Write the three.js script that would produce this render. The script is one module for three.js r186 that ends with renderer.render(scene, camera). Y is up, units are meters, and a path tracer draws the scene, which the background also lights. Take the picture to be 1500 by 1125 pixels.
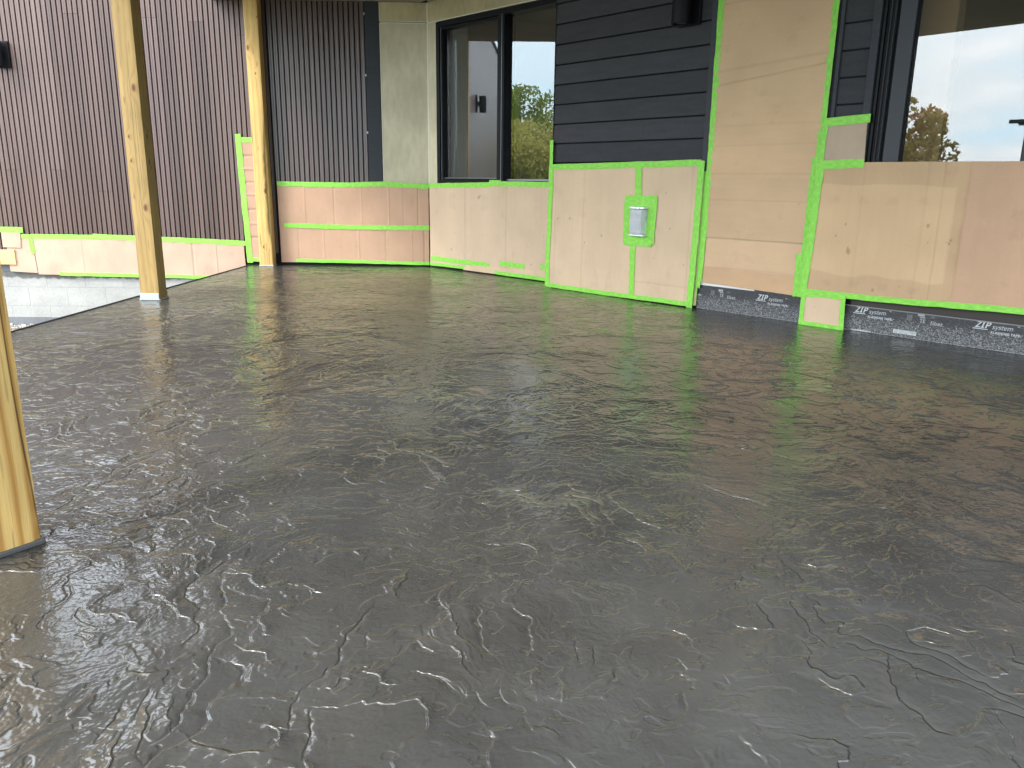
import * as THREE from 'three';
import { mergeGeometries } from 'three/addons/utils/BufferGeometryUtils.js';
import { RoundedBoxGeometry } from 'three/addons/geometries/RoundedBoxGeometry.js';

// ---------------------------------------------------------------- camera, sky, sun, exposure
const scene = new THREE.Scene();
const camera = new THREE.PerspectiveCamera(52.13, 4 / 3, 0.05, 1500);
camera.rotation.order = 'YXZ';
camera.position.set(0, 0.85, 0);                       // the slab stands 0.67 m above the ground the photographer stands on
camera.rotation.set(-14.3 * Math.PI / 180, 0, 0.75 * Math.PI / 180);
const renderer = new THREE.WebGLRenderer({ antialias: true });
renderer.setSize(1024, 768);
renderer.toneMapping = THREE.LinearToneMapping;
renderer.toneMappingExposure = 3.5;
renderer.shadowMap.enabled = true;
const SKY_LEVEL = 1.25, SUN_LEVEL = 0.9;
const SUN_DIR = new THREE.Vector3(-0.62, 0.78, 0.50).normalize();

// ---------------------------------------------------------------- noise
let seed = 20240611;
const rnd = () => { seed = (seed + 0x6d2b79f5) | 0; let t = Math.imul(seed ^ (seed >>> 15), 1 | seed); t = (t + Math.imul(t ^ (t >>> 7), 61 | t)) ^ t; return ((t ^ (t >>> 14)) >>> 0) / 4294967296; };
const PERM = new Uint8Array(512), GX = new Float32Array(256), GY = new Float32Array(256);
{ const p = [...Array(256).keys()]; for (let i = 255; i > 0; i--) { const j = Math.floor(rnd() * (i + 1)); [p[i], p[j]] = [p[j], p[i]]; } for (let i = 0; i < 512; i++) PERM[i] = p[i & 255]; for (let i = 0; i < 256; i++) { const a = rnd() * 6.28318; GX[i] = Math.cos(a); GY[i] = Math.sin(a); } }
function ns(x, y) {                                     // gradient noise, about -0.7 .. 0.7
  const fx = Math.floor(x), fy = Math.floor(y), X = fx & 255, Y = fy & 255; x -= fx; y -= fy;
  const u = x * x * x * (x * (x * 6 - 15) + 10), v = y * y * y * (y * (y * 6 - 15) + 10);
  const a = PERM[PERM[X] + Y], b = PERM[PERM[X + 1] + Y], c = PERM[PERM[X] + Y + 1], d = PERM[PERM[X + 1] + Y + 1];
  const n00 = GX[a] * x + GY[a] * y, n10 = GX[b] * (x - 1) + GY[b] * y, n01 = GX[c] * x + GY[c] * (y - 1), n11 = GX[d] * (x - 1) + GY[d] * (y - 1);
  const m = n00 + u * (n10 - n00); return m + v * (n01 + u * (n11 - n01) - m);
}
const fbm = (x, y, o = 4) => { let s = 0, a = 1; for (let i = 0; i < o; i++) { s += a * ns(x, y); x = x * 2.03 + 17.1; y = y * 2.03 + 5.7; a *= 0.5; } return s; };
const sst = (a, b, x) => { x = Math.min(1, Math.max(0, (x - a) / (b - a))); return x * x * (3 - 2 * x); };
const clamp = (x, a, b) => Math.min(b, Math.max(a, x));

// ---------------------------------------------------------------- sky: high broken overcast
{
  const W = 2048, H = 1024, data = new Float32Array(W * H * 4);
  for (let j = 0; j < H; j++) {
    const el = (j + 0.5) / H * Math.PI - Math.PI / 2, ce = Math.cos(el), se = Math.sin(el);
    for (let i = 0; i < W; i++) {
      const az = ((i + 0.5) / W - 0.5) * 2 * Math.PI, dx = ce * Math.cos(az), dz = ce * Math.sin(az), o = (j * W + i) * 4;
      let r, g, b;
      if (se > -0.02) {
        const h = Math.max(se, 0), k = 1 / (h + 0.16), px = dx * k, pz = dz * k;
        const c1 = fbm(px * 0.55 + 3.1, pz * 0.9 + 8.2, 6), c2 = fbm(px * 1.7 + 40, pz * 2.6 + 11, 5);
        const cl = sst(-0.35, 0.75, c1 + 0.35 * c2 + 0.1 * (1 - h)) * (0.88 - 0.3 * sst(0.26, 0.1, h) * sst(0.01, 0.08, h)), wht = sst(0.1, 0.8, c2 + 0.5 * c1);
        const toSun = Math.max(0, dx * SUN_DIR.x + se * SUN_DIR.y + dz * SUN_DIR.z), glow = 0.55 * Math.pow(toSun, 3);
        const hz = Math.exp(-h * 4.5);
        const lo = sst(0.30, 0.04, h), br = [0.80 - 0.28 * lo, 0.88 - 0.09 * lo, 0.97 + 0.0 * lo], cw = (0.88 + 0.22 * wht) * (1 - 0.08 * lo);
        r = br[0] * (1 - cl) + cw * 1.03 * cl + glow * 1.05; g = br[1] * (1 - cl) + cw * cl + glow; b = br[2] * (1 - cl) + cw * 0.97 * cl + glow * 0.92;
      } else { r = 0.24; g = 0.25; b = 0.2; }
      data[o] = r * SKY_LEVEL; data[o + 1] = g * SKY_LEVEL; data[o + 2] = b * SKY_LEVEL; data[o + 3] = 1;
    }
  }
  const t = new THREE.DataTexture(data, W, H, THREE.RGBAFormat, THREE.FloatType);
  t.mapping = THREE.EquirectangularReflectionMapping; t.magFilter = THREE.LinearFilter; t.needsUpdate = true;
  scene.background = t; scene.environment = t;
}
const sun = new THREE.DirectionalLight(new THREE.Color(1, 0.96, 0.9), SUN_LEVEL);
sun.position.copy(SUN_DIR).multiplyScalar(40); sun.castShadow = true; sun.shadow.radius = 26;
sun.shadow.mapSize.set(2048, 2048); Object.assign(sun.shadow.camera, { left: -14, right: 14, top: 14, bottom: -14, near: 1, far: 90 });
scene.add(sun, sun.target);

// ---------------------------------------------------------------- frames of the three wall planes (x along the wall, y up, z out of the wall)
const FR = {
  M: { o: [0.2991, -6.7257], d: [0.68015, 0.73307] },    // siding, tall column, door
  B: { o: [-0.8694, -8.2939], d: [0.69529, 0.71873] },   // window bay, about 0.23 m behind M
  S: { o: [-0.8694, -8.2939], d: [0.99985, -0.01745] },  // slatted walls; the inner corner is s = 0
  X: { o: [0, 0], d: [1, 0] },
};
const toWorld = (F, s, y, z) => { const f = FR[F]; return new THREE.Vector3(f.o[0] + f.d[0] * s - f.d[1] * z, y, f.o[1] + f.d[1] * s + f.d[0] * z); };
const used = {}, BASE = new WeakMap();
const numbered = (n) => { used[n] = (used[n] ?? -1) + 1; return used[n] ? n + '_' + String(used[n]).padStart(3, '0') : n; };
function tag(o, label, category, group, kind) { Object.assign(o.userData, { label, category }); if (group) o.userData.group = group; if (kind) o.userData.kind = kind; return o; }
function thing(name, label, category, F = 'X', base = [0, 0, 0], group, kind) {
  const g = new THREE.Group(), f = FR[F]; g.name = numbered(name); scene.add(g);
  g.position.copy(toWorld(F, ...base)); g.rotation.y = Math.atan2(-f.d[1], f.d[0]);
  BASE.set(g, base); if (label) tag(g, label, category, group, kind); else if (kind) g.userData.kind = kind; return g;
}
function part(name, geo, mat, parent, label) {          // geometry is given in the frame's coordinates
  const m = new THREE.Mesh(geo, mat), b = BASE.get(parent) ?? [0, 0, 0];
  if (!geo.userData.moved) { geo.translate(-b[0], -b[1], -b[2]); geo.userData.moved = true; }
  m.name = name; m.castShadow = m.receiveShadow = true; BASE.set(m, b); parent.add(m); if (label) m.userData.label = label; return m;
}
function struct(name, geo, mat) { const m = new THREE.Mesh(geo, mat); m.name = numbered(name); m.receiveShadow = m.castShadow = true; m.userData.kind = 'structure'; scene.add(m); return m; }
// box from corner to corner, uv in metres
function box(x0, x1, y0, y1, z0, z1, r = 0) {
  const w = x1 - x0, h = y1 - y0, d = z1 - z0;
  const g = r ? new RoundedBoxGeometry(w, h, d, 1, Math.min(r, w / 2.2, h / 2.2, d / 2.2)) : new THREE.BoxGeometry(w, h, d);
  const p = g.attributes.position, n = g.attributes.normal, uv = g.attributes.uv;
  for (let i = 0; i < p.count; i++) {
    const nx = Math.abs(n.getX(i)), ny = Math.abs(n.getY(i)), nz = Math.abs(n.getZ(i));
    const x = p.getX(i) + (x0 + x1) / 2, y = p.getY(i) + (y0 + y1) / 2, z = p.getZ(i) + (z0 + z1) / 2;
    if (nz >= nx && nz >= ny) uv.setXY(i, x, y); else if (nx >= ny) uv.setXY(i, z, y); else uv.setXY(i, x, z);
  }
  g.translate((x0 + x1) / 2, (y0 + y1) / 2, (z0 + z1) / 2); return g;
}
const merge = (a) => mergeGeometries(a.map((g) => (g.index ? g.toNonIndexed() : g)));

// ---------------------------------------------------------------- textures
function dataTex(w, h, fn, srgb = true) {               // fn(u, v) -> [r, g, b] sRGB 0..1
  const d = new Uint8Array(w * h * 4);
  for (let j = 0; j < h; j++) for (let i = 0; i < w; i++) { const c = fn((i + 0.5) / w, (j + 0.5) / h), o = (j * w + i) * 4; d[o] = clamp(c[0] * 255, 0, 255); d[o + 1] = clamp(c[1] * 255, 0, 255); d[o + 2] = clamp(c[2] * 255, 0, 255); d[o + 3] = 255; }
  const t = new THREE.DataTexture(d, w, h); t.wrapS = t.wrapT = THREE.MirroredRepeatWrapping; t.magFilter = THREE.LinearFilter; t.minFilter = THREE.LinearMipmapLinearFilter; t.generateMipmaps = true;
  if (srgb) t.colorSpace = THREE.SRGBColorSpace; t.needsUpdate = true; return t;
}
function heightTex(w, h, fn) {                          // fn(u, v) -> metres times 100; bumpScale 0.01
  const d = new Float32Array(w * h); for (let j = 0; j < h; j++) for (let i = 0; i < w; i++) d[j * w + i] = fn((i + 0.5) / w, (j + 0.5) / h);
  const t = new THREE.DataTexture(d, w, h, THREE.RedFormat, THREE.FloatType); t.wrapS = t.wrapT = THREE.MirroredRepeatWrapping; t.magFilter = THREE.LinearFilter; t.needsUpdate = true; return t;
}
const rep = (t, sx, sy, ox = 0, oy = 0) => { const c = t.clone(); c.repeat.set(1 / sx, 1 / sy); c.offset.set(ox, oy); c.needsUpdate = true; return c; };
const lin = (r, g, b) => new THREE.Color().setRGB(r, g, b);
const std = (o) => new THREE.MeshStandardMaterial(o), dull = (o, k = 0.35) => new THREE.MeshPhysicalMaterial({ ...o, specularIntensity: k });

// cardboard: neutral mottling multiplied by each sheet's own colour; faint flutes along v
const cardTex = dataTex(1024, 1024, (u, v) => {
  const m = fbm(u * 4, v * 4, 5) * 0.04 + fbm(u * 40, v * 6, 3) * 0.010 + fbm(u * 160, v * 160, 2) * 0.016;
  const st = sst(0.28, 0.6, fbm(u * 9 + 30, v * 9 + 3, 4)) * 0.025, sp = sst(0.54, 0.62, ns(u * 60 + 9, v * 60)) * 0.26 * sst(0.1, 0.3, ns(u * 7, v * 7 + 50));
  const k = 0.93 + m - st - sp; return [k, k * 0.995, k * 0.985];
});
const cardBump = heightTex(1024, 1024, (u, v) => 0.02 * Math.sin(u * 2 * Math.PI * 150) + 0.06 * fbm(u * 14, v * 14, 4) + 0.18 * fbm(u * 3, v * 3, 2));
const CARD = {};
function card(key, r, g, b, turn = false) {
  const m = std({ color: lin(r, g, b), roughness: 0.82, map: rep(cardTex, 1.3, 1.3, key.length * 0.13, 0.37 * key.length), bumpMap: rep(cardBump, 1.2, 1.2), bumpScale: 0.01, vertexColors: true });
  if (turn) { m.map.rotation = Math.PI / 2; m.bumpMap.rotation = Math.PI / 2; }
  return (CARD[key] = m);
}
card('kraft', 0.62, 0.395, 0.27); card('pale', 0.72, 0.54, 0.385); card('pink', 0.65, 0.415, 0.275); card('tan', 0.74, 0.50, 0.305, true); card('warm', 0.76, 0.565, 0.39); card('out', 0.56, 0.405, 0.31);
card('rose', 0.52, 0.345, 0.255); card('dull', 0.56, 0.42, 0.32); card('light', 0.74, 0.51, 0.325, true); card('stained', 0.71, 0.485, 0.295);
const tapeTex = dataTex(256, 256, (u, v) => { const k = 0.92 + 0.10 * fbm(u * 8, v * 20, 4); return [k, k, k]; });
const tapeMat = std({ color: lin(0.30, 0.77, 0.085), roughness: 0.55, map: rep(tapeTex, 0.3, 0.1), bumpMap: rep(heightTex(256, 256, (u, v) => 0.05 * fbm(u * 10, v * 10, 4)), 0.16, 0.16), bumpScale: 0.01 });

// slat cladding
const slatTex = dataTex(512, 512, (u, v) => { const k = 0.88 + 0.10 * fbm(u * 60, v * 3, 4) + 0.07 * fbm(u * 9 + 4, v * 2, 3); return [k, k, k]; });
const slatBump = heightTex(256, 256, (u, v) => 0.03 * fbm(u * 60, v * 4, 3));
const slatMat = (r, g, b) => std({ color: lin(r, g, b), roughness: 0.26, map: rep(slatTex, 0.7, 2.2, rnd(), rnd()), bumpMap: rep(slatBump, 0.3, 1.2, rnd(), 0), bumpScale: 0.01 });
const SLAT_OUT = [[0.168, 0.110, 0.098], [0.155, 0.101, 0.090], [0.186, 0.125, 0.113], [0.138, 0.089, 0.079], [0.168, 0.112, 0.104], [0.124, 0.081, 0.072]].map((c) => slatMat(...c));
const SLAT_IN = [[0.155, 0.115, 0.108], [0.14, 0.104, 0.099], [0.165, 0.125, 0.117]].map((c) => slatMat(...c));
const grooveMat = std({ color: lin(0.010, 0.007, 0.007), roughness: 0.9 });

// pressure-treated timber
const WK = []; for (let i = 0; i < 13; i++) WK.push([rnd() * 0.56, rnd() * 2.6, 0.006 + rnd() * 0.008]);
const woodFn = (gr) => (u, v) => {
  const y = v * 2.6, x = u * 0.56; let d = x * 26 + 1.1 * fbm(x * 3, y * 0.35, 2) + 0.2 * fbm(x * 24, y * 2, 2), dark = 0;
  for (const [kx, ky, kr] of WK) { const dx = x - kx, dy = (y - ky) * 0.55, q = Math.sqrt(dx * dx + dy * dy); d += 1.3 * Math.exp(-q * q / (kr * kr * 9)); dark += Math.exp(-Math.pow(q / kr, 4)); }
  const ring = Math.pow(0.5 + 0.5 * Math.sin(d * 6.28318), 2.2), fib = fbm(x * 320, y * 7, 3) * 0.06, blot = fbm(x * 7, y * 2.2 + 30, 4) * 0.09, chk = 0.42 * sst(0.045, 0.012, Math.abs(ns(x * 26 + 9, y * 0.7))) * sst(0.22, 0.42, ns(x * 9 + 70, y * 1.3)), fleck = 0.16 * sst(0.34, 0.5, ns(x * 90, y * 9 + 14));
  const k = 1 - gr * ring + fib + blot - chk - fleck, m = Math.min(1, dark);
  return [0.885 * k * (1 - m * 0.34), 0.775 * k * (1 - 0.6 * gr * ring) * (1 - m * 0.5), 0.53 * k * (1 - 1.6 * gr * ring) * (1 - m * 0.5)];
};
const woodTex = dataTex(512, 2048, woodFn(0.055)), woodTexGrain = dataTex(512, 2048, woodFn(0.19));
const woodBump = heightTex(256, 1024, (u, v) => 0.035 * fbm(u * 130, v * 18, 3) + 0.05 * fbm(u * 5, v * 8, 3));
const woodMat = (ox, oy, k = 0.8, tex = woodTex) => std({ color: lin(k * 0.98, k * 0.89, k * 0.73), roughness: 0.62, map: rep(tex, 0.56, 2.6, ox, oy), bumpMap: rep(woodBump, 0.28, 1.3, ox, oy), bumpScale: 0.01 });

// painted siding, metal and board materials
const sidingTex = dataTex(512, 512, (u, v) => { const k = 0.93 + 0.06 * fbm(u * 6, v * 40, 4) + 0.03 * fbm(u * 60, v * 60, 2); return [k, k, k]; });
const sidingBump = heightTex(512, 512, (u, v) => 0.035 * fbm(u * 10, v * 90, 4) + 0.08 * fbm(u * 4, v * 3, 2));
const sidingMat = [[0.058, 0.058, 0.064], [0.053, 0.053, 0.060], [0.062, 0.061, 0.069]].map((c, i) => dull({ color: lin(...c), roughness: 0.66, map: rep(sidingTex, 1.7, 1.7, i * 0.3, i * 0.2), bumpMap: rep(sidingBump, 1.1, 1.1, i * 0.4, 0), bumpScale: 0.01 }));
const trimMat = dull({ color: lin(0.062, 0.064, 0.074), roughness: 0.6, map: rep(sidingTex, 1.3, 1.3) });
const trimDark = dull({ color: lin(0.018, 0.020, 0.025), roughness: 0.6, map: rep(sidingTex, 1.3, 1.3) });
const frameMat = dull({ color: lin(0.007, 0.0075, 0.010), roughness: 0.42 });
const sashMat = dull({ color: lin(0.066, 0.068, 0.078), roughness: 0.45 });
const blackMat = dull({ color: lin(0.008, 0.008, 0.009), roughness: 0.6 });
const silverMat = std({ color: lin(0.30, 0.31, 0.33), roughness: 0.35, metalness: 0.6 });
const boardTex = dataTex(1024, 1024, (u, v) => { const k = 0.9 + 0.10 * fbm(u * 3, v * 3, 5) + 0.05 * fbm(u * 30, v * 12, 3) + 0.03 * fbm(u * 200, v * 200, 2); return [k, k * 0.995, k * 0.97]; });
const boardMat = std({ color: lin(0.68, 0.615, 0.46), roughness: 0.75, map: rep(boardTex, 1.6, 1.6) });
const boardEdge = std({ color: lin(0.74, 0.71, 0.60), roughness: 0.8 });
const headMat = std({ color: lin(0.60, 0.525, 0.34), roughness: 0.75, map: rep(boardTex, 1.2, 1.2, 0.4, 0.1) });
const ceilMat = std({ color: lin(0.34, 0.325, 0.275), roughness: 0.8, map: rep(boardTex, 2.5, 2.5) });
const sheathMat = std({ color: lin(0.055, 0.046, 0.042), roughness: 0.85 });
const glassMat = new THREE.MeshPhysicalMaterial({ color: 0xffffff, transmission: 1, thickness: 0, roughness: 0, ior: 1.9, specularIntensity: 1 });
const drywall = std({ color: lin(0.55, 0.58, 0.54), roughness: 0.9 });
const galvTex = dataTex(128, 128, (u, v) => { const k = 0.85 + 0.2 * fbm(u * 6, v * 6, 4); return [k, k, k]; });
const foilBump = heightTex(256, 256, (u, v) => 0.5 * Math.abs(fbm(u * 6, v * 5, 4)) + 0.15 * Math.abs(fbm(u * 20, v * 20, 2)));
const foilMat = std({ color: lin(0.82, 0.85, 0.90), roughness: 0.38, metalness: 0.5, bumpMap: rep(foilBump, 0.25, 0.25), bumpScale: 0.01 });
const galvMat = std({ color: lin(0.62, 0.66, 0.66), roughness: 0.5, metalness: 0.25, map: rep(galvTex, 0.15, 0.15) });

// ---------------------------------------------------------------- stamped concrete relief, one height field in world metres
const lip = (q, w, d) => (q < w ? q / w : Math.exp((w - q) / d) * (1 - sst(0.75, 1, q)));
function slate(x, z) {
  const j1 = ns(x * 30 + 4, z * 30 + 17), j2 = ns(x * 30 + 51, z * 30 + 3), k1 = ns(x * 66, z * 66 + 9), k2 = ns(x * 66 + 30, z * 66);
  const wx = 0.20 * fbm(x * 1.4 + 5, z * 1.4, 2) + 0.048 * ns(x * 9, z * 9 + 40) + 0.013 * j1 + 0.005 * k1, wz = 0.20 * fbm(x * 1.4 + 70, z * 1.4 + 31, 2) + 0.048 * ns(x * 9 + 60, z * 9) + 0.013 * j2 + 0.005 * k2;
  const px = x + wx, pz = z + wz; let h = 0;
  // ledges: tilted terraces that drop in short sharp breaks, fading in and out along their length
  const a = 0.8 * px + 0.6 * pz, b = -0.6 * px + 0.8 * pz, brk = ns(px * 7.5 + 2, pz * 7.5 + 90), br2 = ns(px * 12 + 44, pz * 12 + 9);
  const f1 = ns(a * 1.5, b * 2.6) + 0.4 * ns(a * 3.6 + 9, b * 5.2) + 0.08 * ns(a * 9, b * 12 + 3);
  const t1 = f1 * 5.2, q1 = t1 - Math.floor(t1), m1 = sst(0.0, 0.26, ns(px * 1.9 + 21, pz * 2.3 + 7) * 0.7 + 0.75 * brk);
  h += m1 * 0.0054 * lip(1 - q1, 0.032, 0.30);
  const f2 = ns(px * 2.8 + 50, pz * 1.8 + 77) + 0.4 * ns(px * 6.6, pz * 4.4 + 12) + 0.08 * ns(px * 14, pz * 14);
  const t2 = f2 * 5.0, q2 = t2 - Math.floor(t2), m2 = sst(0.04, 0.3, ns(px * 2.2 + 71, pz * 1.9 + 37) * 0.7 - 0.75 * brk);
  h -= m2 * 0.0050 * lip(q2, 0.035, 0.26);
  const f3 = ns(px * 5.2 + 15, pz * 8.6 + 27) + 0.3 * ns(px * 13, pz * 16 + 12), t3 = f3 * 2.6, q3 = t3 - Math.floor(t3), m3 = sst(0.22, 0.5, ns(px * 2.6 + 11, pz * 2.6 + 87) * 0.7 + 0.7 * br2);
  h += m3 * 0.0024 * lip(1 - q3, 0.05, 0.22);
  const f4 = ns(b * 4.2 + 75, a * 9.5 + 5) + 0.3 * ns(px * 15 + 3, pz * 19 + 62), t4 = f4 * 2.4, q4 = t4 - Math.floor(t4), m4 = sst(0.24, 0.52, ns(px * 3.1 + 61, pz * 3.1 + 17) * 0.7 - 0.7 * br2);
  h -= m4 * 0.0023 * lip(q4, 0.055, 0.2);
  // leafy cleft: low ripples running across the slab, in patches
  const mp = sst(-0.25, 0.35, ns(x * 0.9 + 13, z * 0.9 + 61) + 0.3 * brk), r = ns(px * 7 + 3, pz * 19 + 1.5 * px) + 0.55 * ns(px * 17, pz * 42 + 8), rd = 1 - 2 * Math.abs(ns(px * 22, pz * 44 + 9));
  h += (0.0001 + 0.0005 * mp) * r + (0.0001 + 0.0007 * mp) * (1 - 2 * Math.abs(ns(px * 9 + 33, pz * 21 + 5))) + 0.0004 * rd * mp;
  const fl = ns(px * 34 + 7, pz * 58 + 3), fr = 1 - 2 * Math.abs(ns(px * 48 + 70, pz * 70));
  h += (0.0002 + 0.0003 * mp) * fl + 0.0003 * fr * sst(0.0, 0.4, brk) + 0.0020 * sst(0.20, 0.34, ns(px * 14 + 3, pz * 24 + 44)) - 0.0016 * sst(0.26, 0.36, ns(px * 21 + 83, pz * 33 + 4));
  h += 0.0022 * ns(x * 1.1 + 7, z * 1.6) + 0.0008 * ns(px * 3.1, pz * 4.4 + 33) + 0.0005 * k1 + 0.00045 * (1 - 2 * Math.abs(ns(px * 95, pz * 110))) * (0.4 + mp) + 0.0003 * ns(x * 120, z * 140) + 0.00010 * ns(x * 190, z * 190);
  return h;
}
const slabColor = dataTex(1024, 1024, (u, v) => {       // 12 m square
  const x = u * 12, y = v * 12, k = 1 + 0.20 * fbm(x * 0.8, y * 0.8, 4) + 0.10 * fbm(x * 6, y * 6, 4), w = 0.03 * fbm(x * 1.1 + 9, y * 1.1, 3);
  return [0.262 * k * (1 + w), 0.262 * k, 0.258 * k * (1 - w)];
});
const slabRough = dataTex(1024, 1024, (u, v) => { const x = u * 12, y = v * 12, k = 0.17 + 0.09 * fbm(x * 1.3 + 40, y * 1.3, 4) + 0.05 * fbm(x * 14, y * 14, 3); return [k, k, k]; }, false);
function slabMat(x0, z0, size, px) {
  const b = heightTex(px, px, (u, v) => slate(x0 + u * size, z0 + v * size) * 100);
  b.repeat.set(1 / size, 1 / size); b.offset.set(-x0 / size, -z0 / size);
  const c = slabColor.clone(), r = slabRough.clone(); for (const t of [c, r]) { t.repeat.set(1 / 12, 1 / 12); t.offset.set(0.5, 0.8); t.needsUpdate = true; }
  return new THREE.MeshPhysicalMaterial({ color: 0xffffff, map: c, roughnessMap: r, roughness: 1, ior: 1.68, bumpMap: b, bumpScale: 0.01 });   // sealed while still wet
}

// ---------------------------------------------------------------- ground and slab
{
  const grassTex = dataTex(512, 512, (u, v) => { const k = 0.75 + 0.3 * fbm(u * 20, v * 20, 5); return [0.33 * k, 0.38 * k, 0.22 * k]; });
  const g = new THREE.PlaneGeometry(1400, 1400); g.rotateX(-Math.PI / 2); g.translate(0, -0.672, 0); const uv = g.attributes.uv; for (let i = 0; i < 4; i++) uv.setXY(i, uv.getX(i) * 700, uv.getY(i) * 700);
  struct('ground', g, std({ map: grassTex, roughness: 1 }));
  const gravelTex = dataTex(512, 512, (u, v) => { const k = 0.8 + 0.35 * fbm(u * 40, v * 40, 4); return [0.66 * k, 0.64 * k, 0.60 * k]; });
  const s = new THREE.PlaneGeometry(9, 12); s.rotateX(-Math.PI / 2); s.translate(-7.2, -0.668, -4.3); const su = s.attributes.uv; for (let i = 0; i < 4; i++) su.setXY(i, su.getX(i) * 9, su.getY(i) * 12);
  struct('gravel_bed', s, std({ map: gravelTex, roughness: 1 }));
  const stone = new THREE.IcosahedronGeometry(0.0115, 1), sp = stone.attributes.position; for (let i = 0; i < sp.count; i++) { const k = 0.8 + 0.4 * Math.abs(ns(sp.getX(i) * 90 + 3, sp.getY(i) * 90 + sp.getZ(i) * 60)); sp.setXYZ(i, sp.getX(i) * k, sp.getY(i) * k * 0.65, sp.getZ(i) * k); } stone.computeVertexNormals();
  const im = new THREE.InstancedMesh(stone, std({ color: lin(0.5, 0.48, 0.44), roughness: 0.9 }), 9000), m = new THREE.Matrix4(), q = new THREE.Quaternion(), e = new THREE.Euler(), c = new THREE.Color();
  for (let i = 0; i < 9000; i++) { e.set(rnd() * 6, rnd() * 6, rnd() * 6); q.setFromEuler(e); const k = 0.5 + rnd() * 1.0; m.compose(new THREE.Vector3(-6.2 + rnd() * 3.25, -0.662 + rnd() * 0.008, -8.2 + rnd() * 4.2), q, new THREE.Vector3(k, k, k)); im.setMatrixAt(i, m); const b = 0.3 + rnd() * 0.9; im.setColorAt(i, c.setRGB(b, b * (0.94 + rnd() * 0.08), b * (0.84 + rnd() * 0.14))); }
  im.name = 'gravel'; tag(im, 'loose pale gravel on the ground beside the patio slab', 'gravel', null, 'stuff'); scene.add(im);
}
const P2 = (v) => [v.x, v.z];
const slabPoly = [[-2.72, -8.40], [-2.87, -3.15], P2(toWorld('M', 7.2, 0, 4.76)), P2(toWorld('M', 7.2, 0, -0.3)), P2(toWorld('B', 0, 0, -0.3))];
function clip(poly, nz, zc) {                           // keeps nz * (z - zc) >= 0
  const out = []; for (let i = 0; i < poly.length; i++) { const a = poly[i], b = poly[(i + 1) % poly.length], da = nz * (a[1] - zc), db = nz * (b[1] - zc); if (da >= 0) out.push(a); if (da * db < 0) { const t = da / (da - db); out.push([a[0] + t * (b[0] - a[0]), zc]); } } return out;
}
function flat(poly, y) { const p = [], uv = [], n = []; for (let i = 1; i + 1 < poly.length; i++) for (const k of [0, i + 1, i]) { p.push(poly[k][0], y, poly[k][1]); uv.push(poly[k][0], poly[k][1]); n.push(0, 1, 0); }
  const g = new THREE.BufferGeometry(); g.setAttribute('position', new THREE.Float32BufferAttribute(p, 3)); g.setAttribute('normal', new THREE.Float32BufferAttribute(n, 3)); g.setAttribute('uv', new THREE.Float32BufferAttribute(uv, 2));
  const a = poly[0], b = poly[1], c = poly[2]; if ((b[0] - a[0]) * (c[1] - a[1]) - (b[1] - a[1]) * (c[0] - a[0]) < 0) { const ix = []; for (let i = 0; i < p.length / 3; i += 3) ix.push(i, i + 2, i + 1); g.setIndex(ix); } return g; }
function prism(poly, y0, y1) { const s = new THREE.Shape(poly.map(([x, z]) => new THREE.Vector2(x, -z))), g = new THREE.ExtrudeGeometry(s, { depth: y1 - y0, bevelEnabled: false }); g.rotateX(-Math.PI / 2); g.translate(0, y0, 0); return g; }
{
  const slab = new THREE.Group(); slab.name = 'patio_slab'; slab.userData.kind = 'structure'; scene.add(slab);
  const concrete = std({ color: lin(0.09, 0.088, 0.085), roughness: 0.7 });
  part('slab_body', prism(slabPoly, -0.16, -0.003), concrete, slab);
  const inset = slabPoly.map(([x, z]) => [x * 0.985 + (x > 0 ? -0.02 : 0.04), z * 0.985 - 0.1]);
  part('slab_footing', prism(inset, -0.69, -0.16), std({ color: lin(0.28, 0.28, 0.27), roughness: 0.9 }), slab);
  part('slab_surface', flat(clip(slabPoly, 1, -2.5), 0), slabMat(-1.7, -2.6, 3.4, 2048), slab);
  part('slab_surface', flat(clip(clip(slabPoly, -1, -2.5), 1, -5.2), 0), slabMat(-3.2, -5.4, 6, 2048), slab);
  part('slab_surface', flat(clip(slabPoly, -1, -5.2), 0), slabMat(-3.2, -9.2, 6, 2048), slab);
  const e = thing('slab_edge_strip', 'thin dark edging strip along the left edge of the patio slab', 'edging strip', 'X', [-2.8, -0.1, -5.7]);
  part('strip', prism([[-2.721, -8.38], [-2.871, -3.1], [-2.889, -3.1], [-2.739, -8.38]], -0.12, 0.004), blackMat, e);
}

// ---------------------------------------------------------------- slatted walls
function slatBoard(s0, n, y0, y1) {                     // a cladding board of n slats, 50 mm apart
  const gs = []; for (let k = 0; k < n; k++) {
    const a = s0 + k * 0.05 + 0.006, sh = new THREE.Shape([[a + 0.004, 0], [a, -0.020], [a + 0.003, -0.0235], [a + 0.0165, -0.0235], [a + 0.0195, -0.0220], [a + 0.0225, -0.0235], [a + 0.0365, -0.0235], [a + 0.0395, -0.020], [a + 0.0355, 0]].map((p) => new THREE.Vector2(...p)));
    const g = new THREE.ExtrudeGeometry(sh, { depth: y1 - y0, bevelEnabled: false }); g.rotateX(-Math.PI / 2); g.translate(0, y0, 0);
    const p = g.attributes.position, uv = g.attributes.uv; for (let i = 0; i < p.count; i++) uv.setXY(i, p.getX(i) + p.getZ(i), p.getY(i)); gs.push(g);
  } return merge(gs);
}
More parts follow.
